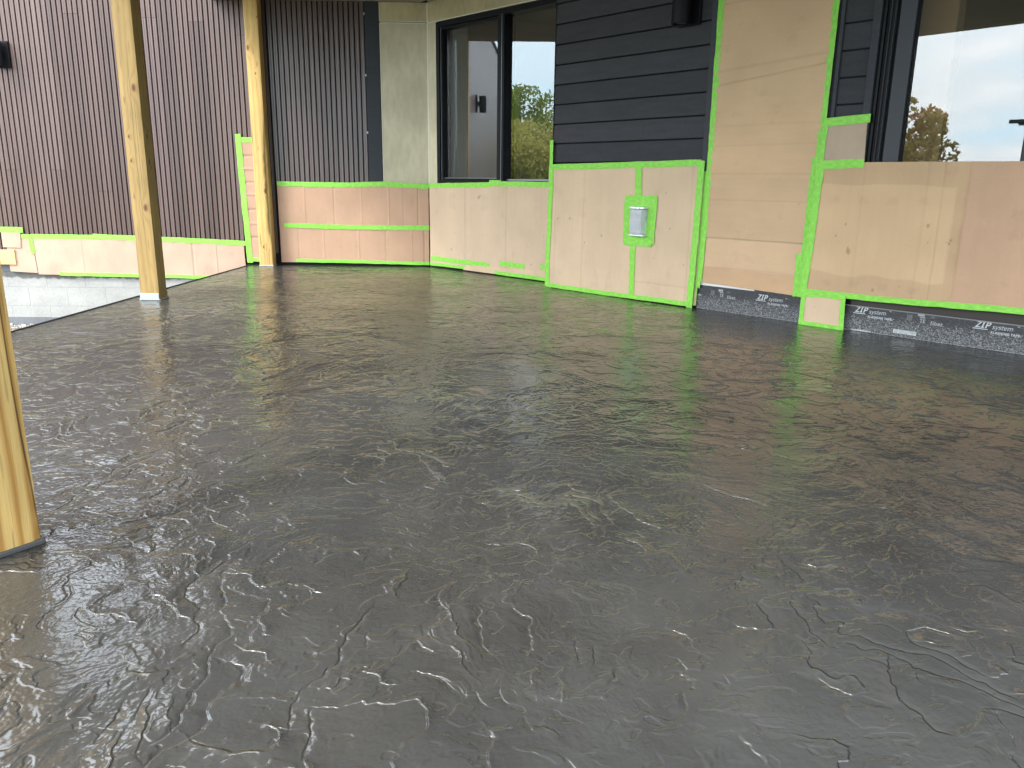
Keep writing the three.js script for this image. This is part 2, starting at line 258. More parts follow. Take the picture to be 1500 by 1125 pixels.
const foundTex = dataTex(1024, 512, (u, v) => {          // 4 m x 0.7 m of white-washed block, v = 1 at the top; grey parging hangs down in ragged tongues
  const x = u * 4, y = v * 0.7, edge = 0.045 + 0.035 * fbm(x * 3, 2, 4) + 0.022 * fbm(x * 14, 7, 3), g = sst(edge + 0.012, edge - 0.012, 0.7 - y - 0.15) , n = fbm(x * 3, y * 5, 5), f = fbm(x * 40, y * 40, 3);
  const w = 0.90 + 0.07 * n + 0.04 * f, p = 0.58 + 0.10 * n + 0.06 * f, k = w + (p - w) * g; return [k, k * 1.0, k * (0.985 - 0.01 * g)];
});
const foundBump = heightTex(512, 512, (u, v) => 0.08 * fbm(u * 30, v * 30, 4) + 0.1 * fbm(u * 6, v * 6, 3));
{
  const w = thing('slatted_wall', 'brown vertical slatted wall in daylight left of the farther posts, above white block', 'wall', 'S', [-4.42, -0.67, 0]);
  part('backing', box(-9.4, -1.57, 0.0, 3.35, -0.2, -0.0005), grooveMat, w);
  for (let k = -33; k < 19; k++) {
    const s = -4.42 + k * 0.15, j = 0.5 + rnd() * 2.4, p = rnd() < 0.72;
    const ys = p ? [[0.12, j - 0.001], [j + 0.001, 3.35]] : [[0.12, 3.35]];
    for (const [a, b] of ys) part('slat_board', slatBoard(s, 3, a, b), SLAT_OUT[Math.floor(rnd() * 6)], w);
  }
  part('corner_trim', box(-9.45, -9.401, -0.03, 3.35, -0.2, 0.02, 0.004), trimDark, w);
  part('coping', box(-9.5, -1.57, 3.352, 3.41, -0.25, 0.05, 0.006), trimDark, w);
  const f = thing('block_foundation', 'white washed concrete block foundation under the brown slatted wall', 'foundation', 'S', [-4.42, -0.67, 0]);
  const fm = std({ color: lin(0.43, 0.435, 0.44), roughness: 0.85, map: rep(foundTex, 4, 0.7, 0, 0.67 / 0.7), bumpMap: rep(foundBump, 0.5, 0.5), bumpScale: 0.01 });
  part('mortar', box(-9.4, -1.3, -0.585, -0.001, -0.2, -0.0035), fm, f);
  for (let r = 0; r < 3; r++) { const y1 = -0.064 - r * 0.2 + 0.0, y0 = Math.max(y1 - 0.196, -0.583); for (let k = -12; k < 9; k++) { const s0 = -4.42 + k * 0.4 - (r % 2) * 0.2, a = Math.max(s0, -9.4), b = s0 + 0.396; if (b > -1.3 || y1 - y0 < 0.05) continue; part('block', box(a, b, y0, y1, -0.1, -0.0022 + 0.0008 * rnd(), 0.0014), fm, f); } }
  part('block', box(-9.4, -1.35, -0.0612, -0.004, -0.1, 0.0015, 0.004), fm, f);
  part('footing_membrane', box(-9.4, -1.3, -0.69, -0.5865, -0.2, 0.012, 0.004), std({ color: lin(0.17, 0.185, 0.215), roughness: 0.7, map: rep(boardTex, 0.8, 0.8) }), f);
  part('sill_membrane', box(-4.46, -4.2, -0.10, -0.03, -0.02, 0.0035), std({ color: lin(0.10, 0.11, 0.13), roughness: 0.7 }), f);
  const lum = thing('sawn_timber', 'short yellow timber end behind the cardboard at the far left', 'timber', 'S', [-4.6, -0.027, 0.0]);
  part('timber', box(-4.75, -4.29, -0.027, 0.125, 0.004, 0.042, 0.003), std({ color: lin(0.74, 0.56, 0.29), roughness: 0.7, map: rep(boardTex, 0.5, 0.2), bumpMap: rep(woodBump, 0.2, 0.2), bumpScale: 0.01 }), lum);
}
{
  const w = thing('shaded_slat_wall', 'dark grey-brown slatted wall panel in shade between the farthest post and beige board', 'wall', 'S', [-1.56, 0, 0]);
  part('backing', box(-1.569, 0.0, -0.15, 2.8, -0.2, -0.0005), grooveMat, w);
  for (let k = 0; k < 7; k++) { const s = -1.665 + k * 0.15; part('slat_board', slatBoard(s + (k ? 0 : 0.1), k ? 3 : 1, 0.82, 2.545), SLAT_IN[Math.floor(rnd() * 3)], w); }
  part('edge_trim', box(-0.614, -0.476, 0.82, 2.545, 0, 0.020, 0.002), std({ color: lin(0.024, 0.029, 0.038), roughness: 0.7, map: rep(sidingTex, 1, 1) }), w);
  for (const y of [1.32, 1.86, 2.42]) part('clip', box(-0.622, -0.608, y, y + 0.022, 0.0205, 0.026), silverMat, w);
  // beige fibre-cement board and its head piece, with pale cut edges
  const b = thing('beige_wall_board', 'tall unpainted beige fibre-cement board in the corner beside the window', 'wall board', 'S', [-0.47, 0.82, 0]);
  part('board', box(-0.464, -0.010, 0.80, 2.352, 0, 0.012), boardMat, b);
  part('cut_edge', box(-0.471, -0.464, 0.80, 2.352, 0, 0.0145), boardEdge, b);
  part('cut_edge', box(-0.464, -0.012, 2.3525, 2.359, 0, 0.0145), boardEdge, b);
  part('joint_bead', box(-0.0095, 0.0, 0.80, 2.352, 0, 0.0145), boardEdge, b);
  const h = thing('beige_head_board', 'short beige board above the tall corner board, under the roof', 'wall board', 'S', [-0.47, 2.37, 0]);
  part('board', box(-0.464, -0.004, 2.372, 2.54, 0, 0.012), headMat, h);
  part('cut_edge', box(-0.464, -0.004, 2.366, 2.3715, 0, 0.0145), boardEdge, h);
  part('cut_edge', box(-0.471, -0.4645, 2.366, 2.54, 0, 0.0145), boardEdge, h);
}
// ---------------------------------------------------------------- window bay
{
  const w = thing('window_wall', 'recessed beige wall around the black-framed two-pane window', 'wall', 'B', [0, 0, 0]);
  const core = std({ color: lin(0.35, 0.33, 0.25), roughness: 0.9 });
  part('core', box(0.0, 2.05, -0.15, 0.835, -0.16, -0.002), core, w);
  part('core', box(0.0, 2.05, 2.352, 2.8, -0.16, -0.002), core, w);
  part('core', box(0.0, 0.138, 0.8355, 2.3515, -0.16, -0.002), core, w);
  part('side_board', box(0.016, 0.138, 0.80, 2.352, 0, 0.012), boardMat, w);
  part('head_board', box(0.016, 2.05, 2.362, 2.54, 0, 0.012), headMat, w);
  part('cut_edge', box(0.016, 2.05, 2.3525, 2.3612, 0, 0.0145), boardEdge, w);
  part('cut_edge', box(0.1385, 0.1445, 0.80, 2.352, 0, 0.0145), boardEdge, w);
  part('corner_bead', box(0.004, 0.0155, 0.80, 2.54, 0.0, 0.0145), boardEdge, w);
  const n = thing('casement_window', 'black-framed two-pane window over the lighter cardboard, trees in its glass', 'window', 'B', [1.07, 0.838, 0]);
  const F = (a, b, c, d, z0, z1) => part('frame', box(a, b, c, d, z0, z1, 0.003), frameMat, n);
  F(0.146, 0.196, 0.838, 2.345, -0.12, 0.020); F(0.1965, 2.04, 2.297, 2.345, -0.12, 0.020); F(0.1965, 2.04, 0.838, 0.878, -0.12, 0.020);
  F(1.035, 1.115, 0.8785, 2.2965, -0.12, 0.022); F(1.94, 2.04, 0.8785, 2.2965, -0.12, 0.02);
  const S = (a, b, c, d) => part('sash', box(a, b, c, d, -0.09, 0.004, 0.004), frameMat, n);
  S(0.1975, 0.222, 0.879, 2.296); S(1.008, 1.034, 0.879, 2.296); S(0.2225, 1.0075, 2.274, 2.296); S(0.2225, 1.0075, 0.879, 0.896);
  part('bead', box(0.2225, 1.0075, 0.8965, 0.902, -0.05, -0.012), silverMat, n); part('bead', box(0.203, 0.207, 0.88, 2.295, 0.0045, 0.0062), silverMat, n);
  part('bead', box(1.085, 1.089, 0.86, 2.30, 0.0225, 0.0245), silverMat, n); part('bead', box(1.122, 1.93, 0.8785, 0.892, -0.06, -0.02), silverMat, n);
  part('pane', box(0.2225, 1.0075, 0.8965, 2.2735, -0.0305, -0.03), glassMat, n); part('pane', box(1.1155, 1.9395, 0.8785, 2.2965, -0.0305, -0.03), glassMat, n);
}
// ---------------------------------------------------------------- siding, tall column, door side
{
  const w = thing('siding_wall', 'dark grey horizontal lap siding wall right of the two-pane window', 'wall', 'M', [0.03, 0, 0]);
  part('core', box(0.032, 1.52, -0.15, 2.8, -0.37, -0.004), blackMat, w);
  for (let k = 0; k < 11; k++) { const y0 = Math.max(0.95, 0.876 + k * 0.1495 ), y1 = Math.min(0.876 + (k + 1) * 0.1495 - 0.011, 2.54); const g = box(0.04, 1.474, y0, y1, -0.0035, 0.013, 0.0015), p = g.attributes.position; for (let i = 0; i < p.count; i++) if (p.getZ(i) > 0) p.setZ(i, p.getZ(i) + 0.005 * (1 - (p.getY(i) - y0) / (y1 - y0))); part('siding_board', g, sidingMat[k % 3], w); }
  part('end_trim', box(0.028, 0.0395, 0.95, 2.54, -0.0035, 0.018, 0.002), trimDark, w);
  part('corner_trim', box(1.476, 1.519, 0.95, 2.54, -0.0035, 0.02, 0.002), trimMat, w);
  const c = thing('column_wall', 'wall strip between the siding and the door, hidden by tall cardboard', 'wall', 'M', [1.52, 0, 0]);
  part('core', box(1.5205, 2.345, -0.15, 2.8, -0.37, -0.003), sheathMat, c);
  part('white_housewrap', box(1.515, 1.95, 0.165, 0.215, -0.002, 0.0015), std({ color: lin(0.75, 0.75, 0.74), roughness: 0.8 }), c);
  const d = thing('narrow_siding_wall', 'narrow strip of dark lap siding between tall cardboard and the sliding door', 'wall', 'M', [2.35, 0, 0]);
  part('core', box(2.3455, 2.612, -0.15, 2.8, -0.2, -0.004), blackMat, d);
  for (let k = 0; k < 10; k++) { const y0 = Math.max(1.19, 1.0365 + k * 0.15), y1 = Math.min(1.0365 + (k + 1) * 0.15 - 0.011, 2.54); if (y1 - y0 < 0.02) continue; part('siding_board', box(2.388, 2.556, y0, y1, -0.0035, 0.008, 0.0015), sidingMat[(k + 1) % 3], d); }
  part('edge_trim', box(2.347, 2.3655, 1.0, 2.54, -0.0035, 0.012, 0.002), trimDark, d); part('edge_trim', box(2.366, 2.3875, 1.0, 2.54, -0.0035, 0.022, 0.002), trimMat, d);
  part('edge_trim', box(2.557, 2.602, 1.0, 2.54, -0.0035, 0.022, 0.002), trimMat, d);
  part('threshold_sheathing', box(2.6125, 5.0, -0.15, 0.30, -0.2, -0.003), sheathMat, d);
}
{
  const n = thing('sliding_door', 'large sliding glass door at the right above cardboard, sky and tree in its glass', 'door', 'M', [3.6, 0.30, 0]);
  const P = (name, a, b, z0, z1, m, y0 = 0.31, y1 = 2.2) => part(name, box(a, b, y0, y1, z0, z1, 0.0025), m, n);
  P('jamb', 2.6125, 2.628, -0.15, 0.012, frameMat); P('jamb', 2.6285, 2.645, -0.15, 0.0, blackMat); P('bead', 2.645, 2.649, -0.1, 0.001, sashMat); P('jamb', 2.6495, 2.668, -0.15, -0.012, frameMat); P('bead', 2.668, 2.671, -0.1, -0.006, sashMat); P('jamb', 2.6715, 2.694, -0.15, -0.03, blackMat);
  P('stile', 2.6945, 2.782, -0.075, -0.006, sashMat); P('gasket', 2.7825, 2.790, -0.06, -0.018, blackMat);
  P('stile', 3.405, 3.50, -0.075, -0.006, sashMat); P('gasket', 3.397, 3.4045, -0.06, -0.018, blackMat); P('stile', 3.5005, 3.59, -0.13, -0.04, sashMat); P('stile', 4.9, 5.0, -0.13, -0.006, sashMat);
  P('rail', 2.695, 5.0, -0.15, 0.01, frameMat, 2.2005, 2.28); P('rail', 2.7905, 3.3965, -0.07, -0.008, sashMat, 2.12, 2.2); P('rail', 2.613, 5.0, -0.15, -0.0025, frameMat, 0.301, 0.309); P('rail', 2.7905, 3.3965, -0.07, -0.01, sashMat, 0.31, 0.4);
  part('pane', box(2.7905, 3.3965, 0.4005, 2.1195, -0.0385, -0.038), glassMat, n); part('pane', box(3.5905, 4.8995, 0.31, 2.2, -0.0885, -0.088), glassMat, n);
  const hd = part('door_handle', merge([box(3.43, 3.475, 1.12, 1.28, -0.006, 0.004, 0.003), box(3.335, 3.47, 1.182, 1.202, 0.035, 0.047, 0.005), box(3.445, 3.465, 1.182, 1.202, 0.003, 0.036, 0.002)]), frameMat, n);
  const wl = thing('door_head_wall', 'wall above and beyond the sliding door', 'wall', 'M', [4, 2.3, 0]);
  part('core', box(2.613, 7.2, 2.281, 2.8, -0.2, -0.004), trimDark, wl); part('core', box(5.001, 7.2, -0.15, 2.28, -0.2, -0.004), trimDark, wl);
}
// ---------------------------------------------------------------- the rooms behind the glass
{
  const g = [box(-1.95, 7.2, -0.03, -0.01, -5, -0.37), box(-1.95, 7.2, 2.56, 2.6, -5, -0.37), box(-1.95, 7.2, 0, 2.56, -5.1, -5), box(7.2, 7.3, 0, 2.56, -5, -0.2), box(-2.05, -1.95, 0, 2.56, -5, -0.41)];
  const o = thing('interior_room', 'dim room seen faintly through the window and door glass', 'room', 'M', [2.5, 0, -2.5]);
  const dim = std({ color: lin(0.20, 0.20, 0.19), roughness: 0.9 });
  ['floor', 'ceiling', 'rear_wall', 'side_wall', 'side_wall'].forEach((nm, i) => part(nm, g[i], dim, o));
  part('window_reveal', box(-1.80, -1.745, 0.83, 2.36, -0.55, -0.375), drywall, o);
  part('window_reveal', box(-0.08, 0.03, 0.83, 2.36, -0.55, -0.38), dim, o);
  part('door_liner', box(2.70, 2.93, 0.0, 2.5, -0.30, -0.20), std({ color: lin(0.20, 0.125, 0.065), roughness: 0.8 }), o);
}
// ---------------------------------------------------------------- patio roof
{
  const r = thing('patio_roof', 'flat timber patio roof carried by the yellow posts', 'roof', 'X', [0, 2.55, -4]);
  const D = 4.88, poly = [[-2.86, -8.31], P2(toWorld('S', -2.08, 0, 0.0)), [-2.98, -2.72], P2(toWorld('M', 7.4, 0, D)), P2(toWorld('M', 7.4, 0, -0.3)), P2(toWorld('B', 0, 0, -0.3))].slice(1);
  const top = prism(poly, 2.62, 2.86); part('roof_deck', top, trimDark, r);
  // ceiling boards across the patio, parallel to the house wall
  for (let k = 0; k < 36; k++) { const z0 = -0.15 + k * 0.15; const q = clipFrame(poly, z0, z0 + 0.147); if (q.length > 2) part('ceiling_board', prism(q, 2.545, 2.6), ceilMat, r); }
}
function clipFrame(poly, za, zb) {                      // strip of a polygon between two distances from the house wall
  const f = FR.M, dist = (p) => -f.d[1] * (p[0] - f.o[0]) + f.d[0] * (p[1] - f.o[1]); let q = poly;
  for (const [s, c] of [[1, za], [-1, zb]]) { const out = []; for (let i = 0; i < q.length; i++) { const a = q[i], b = q[(i + 1) % q.length], da = s * (dist(a) - c), db = s * (dist(b) - c); if (da >= 0) out.push(a); if (da * db < 0) { const t = da / (da - db); out.push([a[0] + t * (b[0] - a[0]), a[1] + t * (b[1] - a[1])]); } } q = out; }
  return q;
}
// ---------------------------------------------------------------- posts
function postGeo(h, wane, w = 0.14) {
  const nx = 6, ny = Math.round(h / 0.03), g = new THREE.BoxGeometry(w, h, w, nx, ny, nx), p = g.attributes.position, n = g.attributes.normal, uv = g.attributes.uv, hw = w / 2;
  for (let i = 0; i < p.count; i++) {
    let x = p.getX(i), y = p.getY(i) + h / 2, z = p.getZ(i); const face = Math.abs(n.getZ(i)) > 0.5 ? (n.getZ(i) > 0 ? 0 : 2) : (n.getX(i) > 0 ? 1 : 3);
    uv.setXY(i, face * 0.14 + (face % 2 ? z : x) + 0.07, y);
    const ax = Math.abs(x), az = Math.abs(z);
    if (ax > hw - 1e-4 && az > hw - 1e-4) { let c = 0.0045 + 0.0015 * ns(y * 6, x * 40 + z * 90); if (wane && x > 0 && z > 0) c += wane * sst(0.15, 0.5, y) * sst(1.5, 1.0, y) * (0.45 + 0.9 * Math.abs(fbm(y * 7, 3, 4))); x -= Math.sign(x) * c; z -= Math.sign(z) * c; }
    else if (wane && x > 0 && z > hw - 1e-4) { const k = sst(0.15, 0.5, y) * sst(1.5, 1.0, y); z -= wane * 0.25 * k * sst(0.02, 0.07, x) * Math.abs(fbm(y * 9, x * 20, 3)); }
    x += 0.0012 * ns(y * 3, face * 7); z += 0.0012 * ns(y * 3 + 40, face * 7); p.setXYZ(i, x, y, z);
  }
  g.computeVertexNormals(); return g;
}
function post(label, x, z, turn, h, mat, wane) {
  const t = thing('timber_post', label, 'post', 'X', [x, 0, z], 'square timber posts carrying the patio roof'); t.rotation.y = turn;
  const m = new THREE.Mesh(postGeo(h, wane), mat); m.name = 'post_shaft'; m.position.y = 0.012; m.castShadow = m.receiveShadow = true; t.add(m); return t;
}
{
  const add = (t, name, geo, mat, label) => { const m = new THREE.Mesh(geo, mat); m.name = name; m.castShadow = m.receiveShadow = true; if (label) m.userData.label = label; t.add(m); };
  const near = post('nearest square yellow timber post with dark smeared foot at the left edge', -1.214, -1.710, -Math.PI / 4 + 0.18, 2.53, woodMat(0.0, 0.22, 0.72, woodTexGrain), 0);
  add(near, 'post_base', new RoundedBoxGeometry(0.147, 0.016, 0.147, 2, 0.005).translate(0, 0.007, 0), std({ color: lin(0.10, 0.10, 0.10), roughness: 0.5, map: rep(galvTex, 0.1, 0.1) }), 'grey smeared sealer at the post foot');
  const mid = post('yellow timber post with white metal foot, second from the left edge', -2.628, -5.722, 0.0, 2.53, woodMat(0.17, 0.6, 0.48), 0);
  add(mid, 'post_base', merge([new RoundedBoxGeometry(0.137, 0.05, 0.008, 1, 0.002).translate(0, 0.026, 0.0735), new RoundedBoxGeometry(0.137, 0.05, 0.008, 1, 0.002).translate(0, 0.026, -0.0735), new RoundedBoxGeometry(0.15, 0.012, 0.15, 1, 0.002).translate(0, 0.006, 0)]), galvMat, 'white galvanised post base');
  const far = post('farthest yellow timber post with rough wane edge, standing against the slatted walls', -2.535, -8.158, 0.02, 2.53, woodMat(0.31, 0.05, 0.84), 0.03);
  add(far, 'post_base', new RoundedBoxGeometry(0.146, 0.012, 0.146, 1, 0.003).translate(0, 0.006, 0), galvMat);
}
// ---------------------------------------------------------------- cardboard sheets and green tape
const OFF = { M: 3, B: 41, S: 87 };
const bulge = (F, s, y) => 0.0055 * fbm(s * 1.9 + OFF[F], y * 2.3 + OFF[F], 3) + 0.0012 * ns(s * 9 + OFF[F], y * 9);
const TH = 0.004;
function sheet(name, label, F, c, z, mat, creases = [], tint = null, spots = null, group = 'cardboard sheets taped over the walls') {
  // c: corners [s, y] bottom left, bottom right, top right, top left
  const [bl, br, tr, tl] = c, w = Math.max(br[0] - bl[0], tr[0] - tl[0]), h = Math.max(tl[1] - bl[1], tr[1] - br[1]), nx = Math.max(4, Math.round(w / (creases.some((k) => k.v !== undefined) ? 0.005 : 0.025))), ny = Math.max(4, Math.round(h / (spots || creases.some((k) => k.h !== undefined) ? 0.005 : 0.025)));
  const base = [(bl[0] + br[0]) / 2, Math.min(bl[1], br[1]), z], t = thing(name, label, 'cardboard', F, base, group);
  const g = new THREE.BoxGeometry(1, 1, TH, nx, ny, 1), p = g.attributes.position, uv = g.attributes.uv, col = new Float32Array(p.count * 3);
  for (let i = 0; i < p.count; i++) {
    const u = p.getX(i) + 0.5, v = p.getY(i) + 0.5, zz = p.getZ(i); let s = (bl[0] * (1 - u) + br[0] * u) * (1 - v) + (tl[0] * (1 - u) + tr[0] * u) * v, y = (bl[1] * (1 - u) + br[1] * u) * (1 - v) + (tl[1] * (1 - u) + tr[1] * u) * v, d = 0, dk = 1;
    for (const k of creases) { const q = (k.v !== undefined ? s - k.v - (k.slant || 0) * (y - base[1]) : y - k.h - (k.slant || 0) * (s - bl[0])) / (k.w || 0.007); d += (k.d ?? -0.003) * (k.step ? sst(-0.5, 0.5, q) : Math.exp(-q * q)); dk *= 1 - (k.ink ?? 0.10) * Math.exp(-q * q); }
    if (spots) for (const [a, b, q] of spots) { const dd = Math.hypot(s - a, (y - b) * 0.8) / q * (1 + 0.5 * ns(s * 80, y * 80)); dk *= 1 - 0.34 * sst(1.15, 0.7, dd); }
    const tn = tint ? tint(s, y) : [1, 1, 1]; for (let e = 0; e < 3; e++) col[i * 3 + e] = dk * tn[e];
    const e = Math.min(u, 1 - u, v, 1 - v) < 1e-4; if (e) { s += 0.0014 * ns(y * 30, s * 30); y += 0.0014 * ns(s * 30 + 9, y * 30); }
    p.setXYZ(i, s, y, z + TH / 2 + zz + bulge(F, s, y) + d); uv.setXY(i, s, y);
  }
  g.setAttribute('color', new THREE.BufferAttribute(col, 3)); g.computeVertexNormals(); part('cardboard_sheet', g, mat, t); return t;
}
function strip(parent, F, pts, width, z, k = 0) {        // a torn length of tape lying over the sheet
  const P = []; let L = 0; for (let i = 0; i + 1 < pts.length; i++) { const a = pts[i], b = pts[i + 1], l = Math.hypot(b[0] - a[0], b[1] - a[1]), n = Math.max(2, Math.round(l / 0.018)); for (let j = i ? 1 : 0; j <= n; j++) P.push([a[0] + (b[0] - a[0]) * j / n, a[1] + (b[1] - a[1]) * j / n]); L += l; }
  const pos = [], uv = [], idx = [], sd = rnd() * 90; let run = 0; const lift = 0.0012 + 0.0009 * k;
  for (let i = 0; i < P.length; i++) {
    const a = P[Math.max(0, i - 1)], b = P[Math.min(P.length - 1, i + 1)], l = Math.hypot(b[0] - a[0], b[1] - a[1]), tx = (b[0] - a[0]) / l, ty = (b[1] - a[1]) / l; if (i) run += Math.hypot(P[i][0] - P[i - 1][0], P[i][1] - P[i - 1][1]);
    const wav = 0.0035 * ns(run * 5 + sd, 3), end = (i === 0 || i === P.length - 1);
    for (let e = 0; e <= 4; e++) {
      const f = e / 4 - 0.5, ww = width * (1 + 0.10 * ns(run * 9 + sd, e < 2 ? 1 : 50)), s = P[i][0] - ty * (f * ww + wav) + (end ? tx * 0.004 * ns(e * 3.3 + sd, i) : 0), y = P[i][1] + tx * (f * ww + wav) + (end ? ty * 0.004 * ns(e * 3.3 + sd, i) : 0);
      const wr = 0.0020 * Math.abs(fbm(run * 22 + sd, f * 5, 3)) + 0.0026 * Math.pow(Math.max(0, 1 - 6 * Math.abs(ns(run * 7 + f * 2.5 + sd, 5))), 2) + 0.0010 * Math.abs(ns(run * 60 + sd, f * 9));
      pos.push(s, y, z + TH + bulge(F, s, y) + lift + wr); uv.push(run, f * width);
    }
  }
  const n = P.length; for (let i = 0; i + 1 < n; i++) for (let e = 0; e < 4; e++) { const a = i * 5 + e; idx.push(a, a + 5, a + 1, a + 1, a + 5, a + 6); }
  const m0 = pos.length / 3; for (let i = 0; i < m0; i++) { pos.push(pos[i * 3], pos[i * 3 + 1], pos[i * 3 + 2] - 0.0006); uv.push(uv[i * 2], uv[i * 2 + 1]); }
  for (let i = 0; i + 1 < n; i++) { for (let e = 0; e < 4; e++) { const a = m0 + i * 5 + e; idx.push(a, a + 1, a + 5, a + 1, a + 6, a + 5); } for (const e of [0, 4]) { const a = i * 5 + e, b = a + 5; e ? idx.push(a, b, a + m0, b, b + m0, a + m0) : idx.push(a, a + m0, b, b, a + m0, b + m0); } }
  const g = new THREE.BufferGeometry(); g.setAttribute('position', new THREE.Float32BufferAttribute(pos, 3)); g.setAttribute('uv', new THREE.Float32BufferAttribute(uv, 2)); g.setIndex(idx); g.computeVertexNormals();
  return part('tape_strip', g, tapeMat, parent);
}
{
  // --- daylight wall on the left (over slats that stand 14 mm proud)
  const z = 0.028;
  const a = sheet('cardboard_sheet_panel', 'long low pinkish cardboard under brown slats, passing behind the second post', 'S', [[-4.075, -0.125], [-1.92, -0.15], [-1.93, 0.214], [-4.095, 0.275]], z, CARD.out, [{ v: -3.6, d: 0.002 }, { v: -2.46, d: -0.004, w: 0.01 }, { v: -2.22, d: 0.003, w: 0.008 }]);
  strip(a, 'S', [[-3.47, 0.272], [-2.6, 0.246], [-1.91, 0.219]], 0.05, z, 1); strip(a, 'S', [[-4.10, 0.266], [-3.4, 0.262]], 0.046, z, 0); strip(a, 'S', [[-4.115, 0.26], [-4.10, 0.09]], 0.044, z, 2); strip(a, 'S', [[-3.86, -0.118], [-2.9, -0.128], [-2.05, -0.138]], 0.036, z, 0);
  const b = sheet('cardboard_sheet_panel', 'small upright cardboard piece left of the long low sheet, under brown slats', 'S', [[-4.365, -0.098], [-4.085, -0.112], [-4.105, 0.272], [-4.375, 0.277]], z - 0.005, CARD.out);
  strip(b, 'S', [[-4.20, 0.266], [-4.085, 0.262]], 0.042, z - 0.004, 0);
  const c = sheet('cardboard_sheet_panel', 'small square cardboard at the far left end, overlapping the upright piece', 'S', [[-4.405, 0.150], [-4.222, 0.146], [-4.20, 0.340], [-4.400, 0.345]], z + 0.004, CARD.out);
  strip(c, 'S', [[-4.41, 0.332], [-4.175, 0.328]], 0.055, z + 0.004, 0);
  const d = sheet('cardboard_sheet_panel', 'narrow upright cardboard strip just left of the farthest post', 'S', [[-1.905, 0.035], [-1.70, 0.035], [-1.70, 1.26], [-1.905, 1.26]], z, CARD.rose, [0.28, 0.42, 0.56, 0.71, 0.83, 0.96, 1.09].map((h, i) => ({ h, d: i % 2 ? 0.0045 : -0.005, w: 0.012 })));
  strip(d, 'S', [[-1.912, 1.30], [-1.893, 0.62], [-1.872, 0.02]], 0.058, z, 1); strip(d, 'S', [[-1.90, 1.245], [-1.70, 1.245]], 0.05, z, 0); strip(d, 'S', [[-1.725, 1.235], [-1.705, 0.04]], 0.042, z, 2); strip(d, 'S', [[-1.90, 0.055], [-1.70, 0.05]], 0.038, z, 0);
}
{
  const z = 0.026;                                       // --- shaded wall left of the corner
  const a = sheet('cardboard_sheet_panel', 'upper cardboard sheet below dark slats, between farthest post and window corner', 'S', [[-1.55, 0.40], [-0.012, 0.395], [-0.012, 0.83], [-1.55, 0.832]], z, CARD.kraft, [{ v: -1.28, d: 0.0022, w: 0.010, ink: 0.05 }, { v: -0.98, d: -0.002, ink: 0.07 }, { v: -0.70, d: 0.0016, w: 0.008, ink: 0.03 }, { v: -0.42, d: 0.0026, w: 0.009, ink: 0.04 }, { v: -0.27, d: -0.001, ink: 0.05 }, { v: -0.12, d: -0.003, ink: 0.1 }]);
  strip(a, 'S', [[-1.55, 0.822], [-0.9, 0.818], [-0.45, 0.832], [-0.02, 0.812]], 0.048, z, 0); strip(a, 'S', [[-0.5, 0.833], [-0.008, 0.815]], 0.046, z, 1); strip(a, 'S', [[-1.5, 0.408], [-0.8, 0.393], [-0.01, 0.398]], 0.046, z, 2);
  const b = sheet('cardboard_sheet_panel', 'lower cardboard sheet at floor level, between farthest post and window corner', 'S', [[-1.55, 0.03], [-0.012, 0.025], [-0.012, 0.398], [-1.55, 0.402]], z - 0.001, CARD.kraft, [{ v: -1.36, d: -0.002, ink: 0.06 }, { v: -1.10, d: 0.0018, ink: 0.04 }, { v: -0.74, d: 0.0024, ink: 0.04 }, { v: -0.46, d: -0.0014, ink: 0.06 }, { v: -0.19, d: 0.002, ink: 0.03 }, { v: -0.06, d: -0.004, w: 0.009 }]);
  strip(b, 'S', [[-1.40, 0.05], [-0.7, 0.042], [-0.012, 0.032]], 0.034, z, 0);
  const sk = thing('floor_membrane', 'dark membrane strip at the floor below the corner cardboard', 'flashing', 'S', [-0.8, 0, 0]); part('membrane', box(-1.56, -0.001, 0.001, 0.80, 0, 0.004), blackMat, sk);
}
{
  const z = 0.016;                                       // --- under the two-pane window
  const a = sheet('cardboard_sheet_panel', 'pale cardboard sheet filling the wall below the two-pane window', 'B', [[0.02, 0.03], [1.925, 0.02], [1.925, 0.845], [0.02, 0.83]], z, CARD.pale, [{ v: 0.58, d: -0.002, w: 0.008 }, { v: 1.16, d: -0.002, w: 0.008 }], null, [[0.78, 0.72, 0.014], [0.80, 0.735, 0.009], [0.36, 0.2, 0.010], [1.5, 0.14, 0.008], [1.65, 0.4, 0.005], [0.5, 0.35, 0.005]]);
  strip(a, 'B', [[0.01, 0.822], [0.9, 0.838], [0.99, 0.850], [1.93, 0.848]], 0.046, z, 0); strip(a, 'B', [[0.93, 0.858], [1.09, 0.856]], 0.05, z, 1); strip(a, 'B', [[0.035, 0.092], [0.94, 0.088]], 0.044, z, 1); strip(a, 'B', [[1.08, 0.118], [1.42, 0.118]], 0.045, z, 1); strip(a, 'B', [[1.62, 0.13], [1.74, 0.13]], 0.045, z, 1); strip(a, 'B', [[0.015, 0.030], [0.95, 0.038], [1.93, 0.024]], 0.03, z, 0);
  const q = sheet('cardboard_sheet_panel', 'thin orange cardboard offcut along the floor below the two-pane window', 'B', [[0.55, 0.012], [1.90, 0.012], [1.90, 0.10], [0.60, 0.065]], z + 0.004, CARD.warm); strip(q, 'B', [[1.02, 0.028], [1.9, 0.024]], 0.034, z + 0.004, 2);
  const sk = thing('floor_membrane', 'dark membrane strip at the floor under the two-pane window', 'flashing', 'B', [1, 0, 0]); part('membrane', box(0.012, 1.95, 0.001, 0.80, 0, 0.004), blackMat, sk);
}
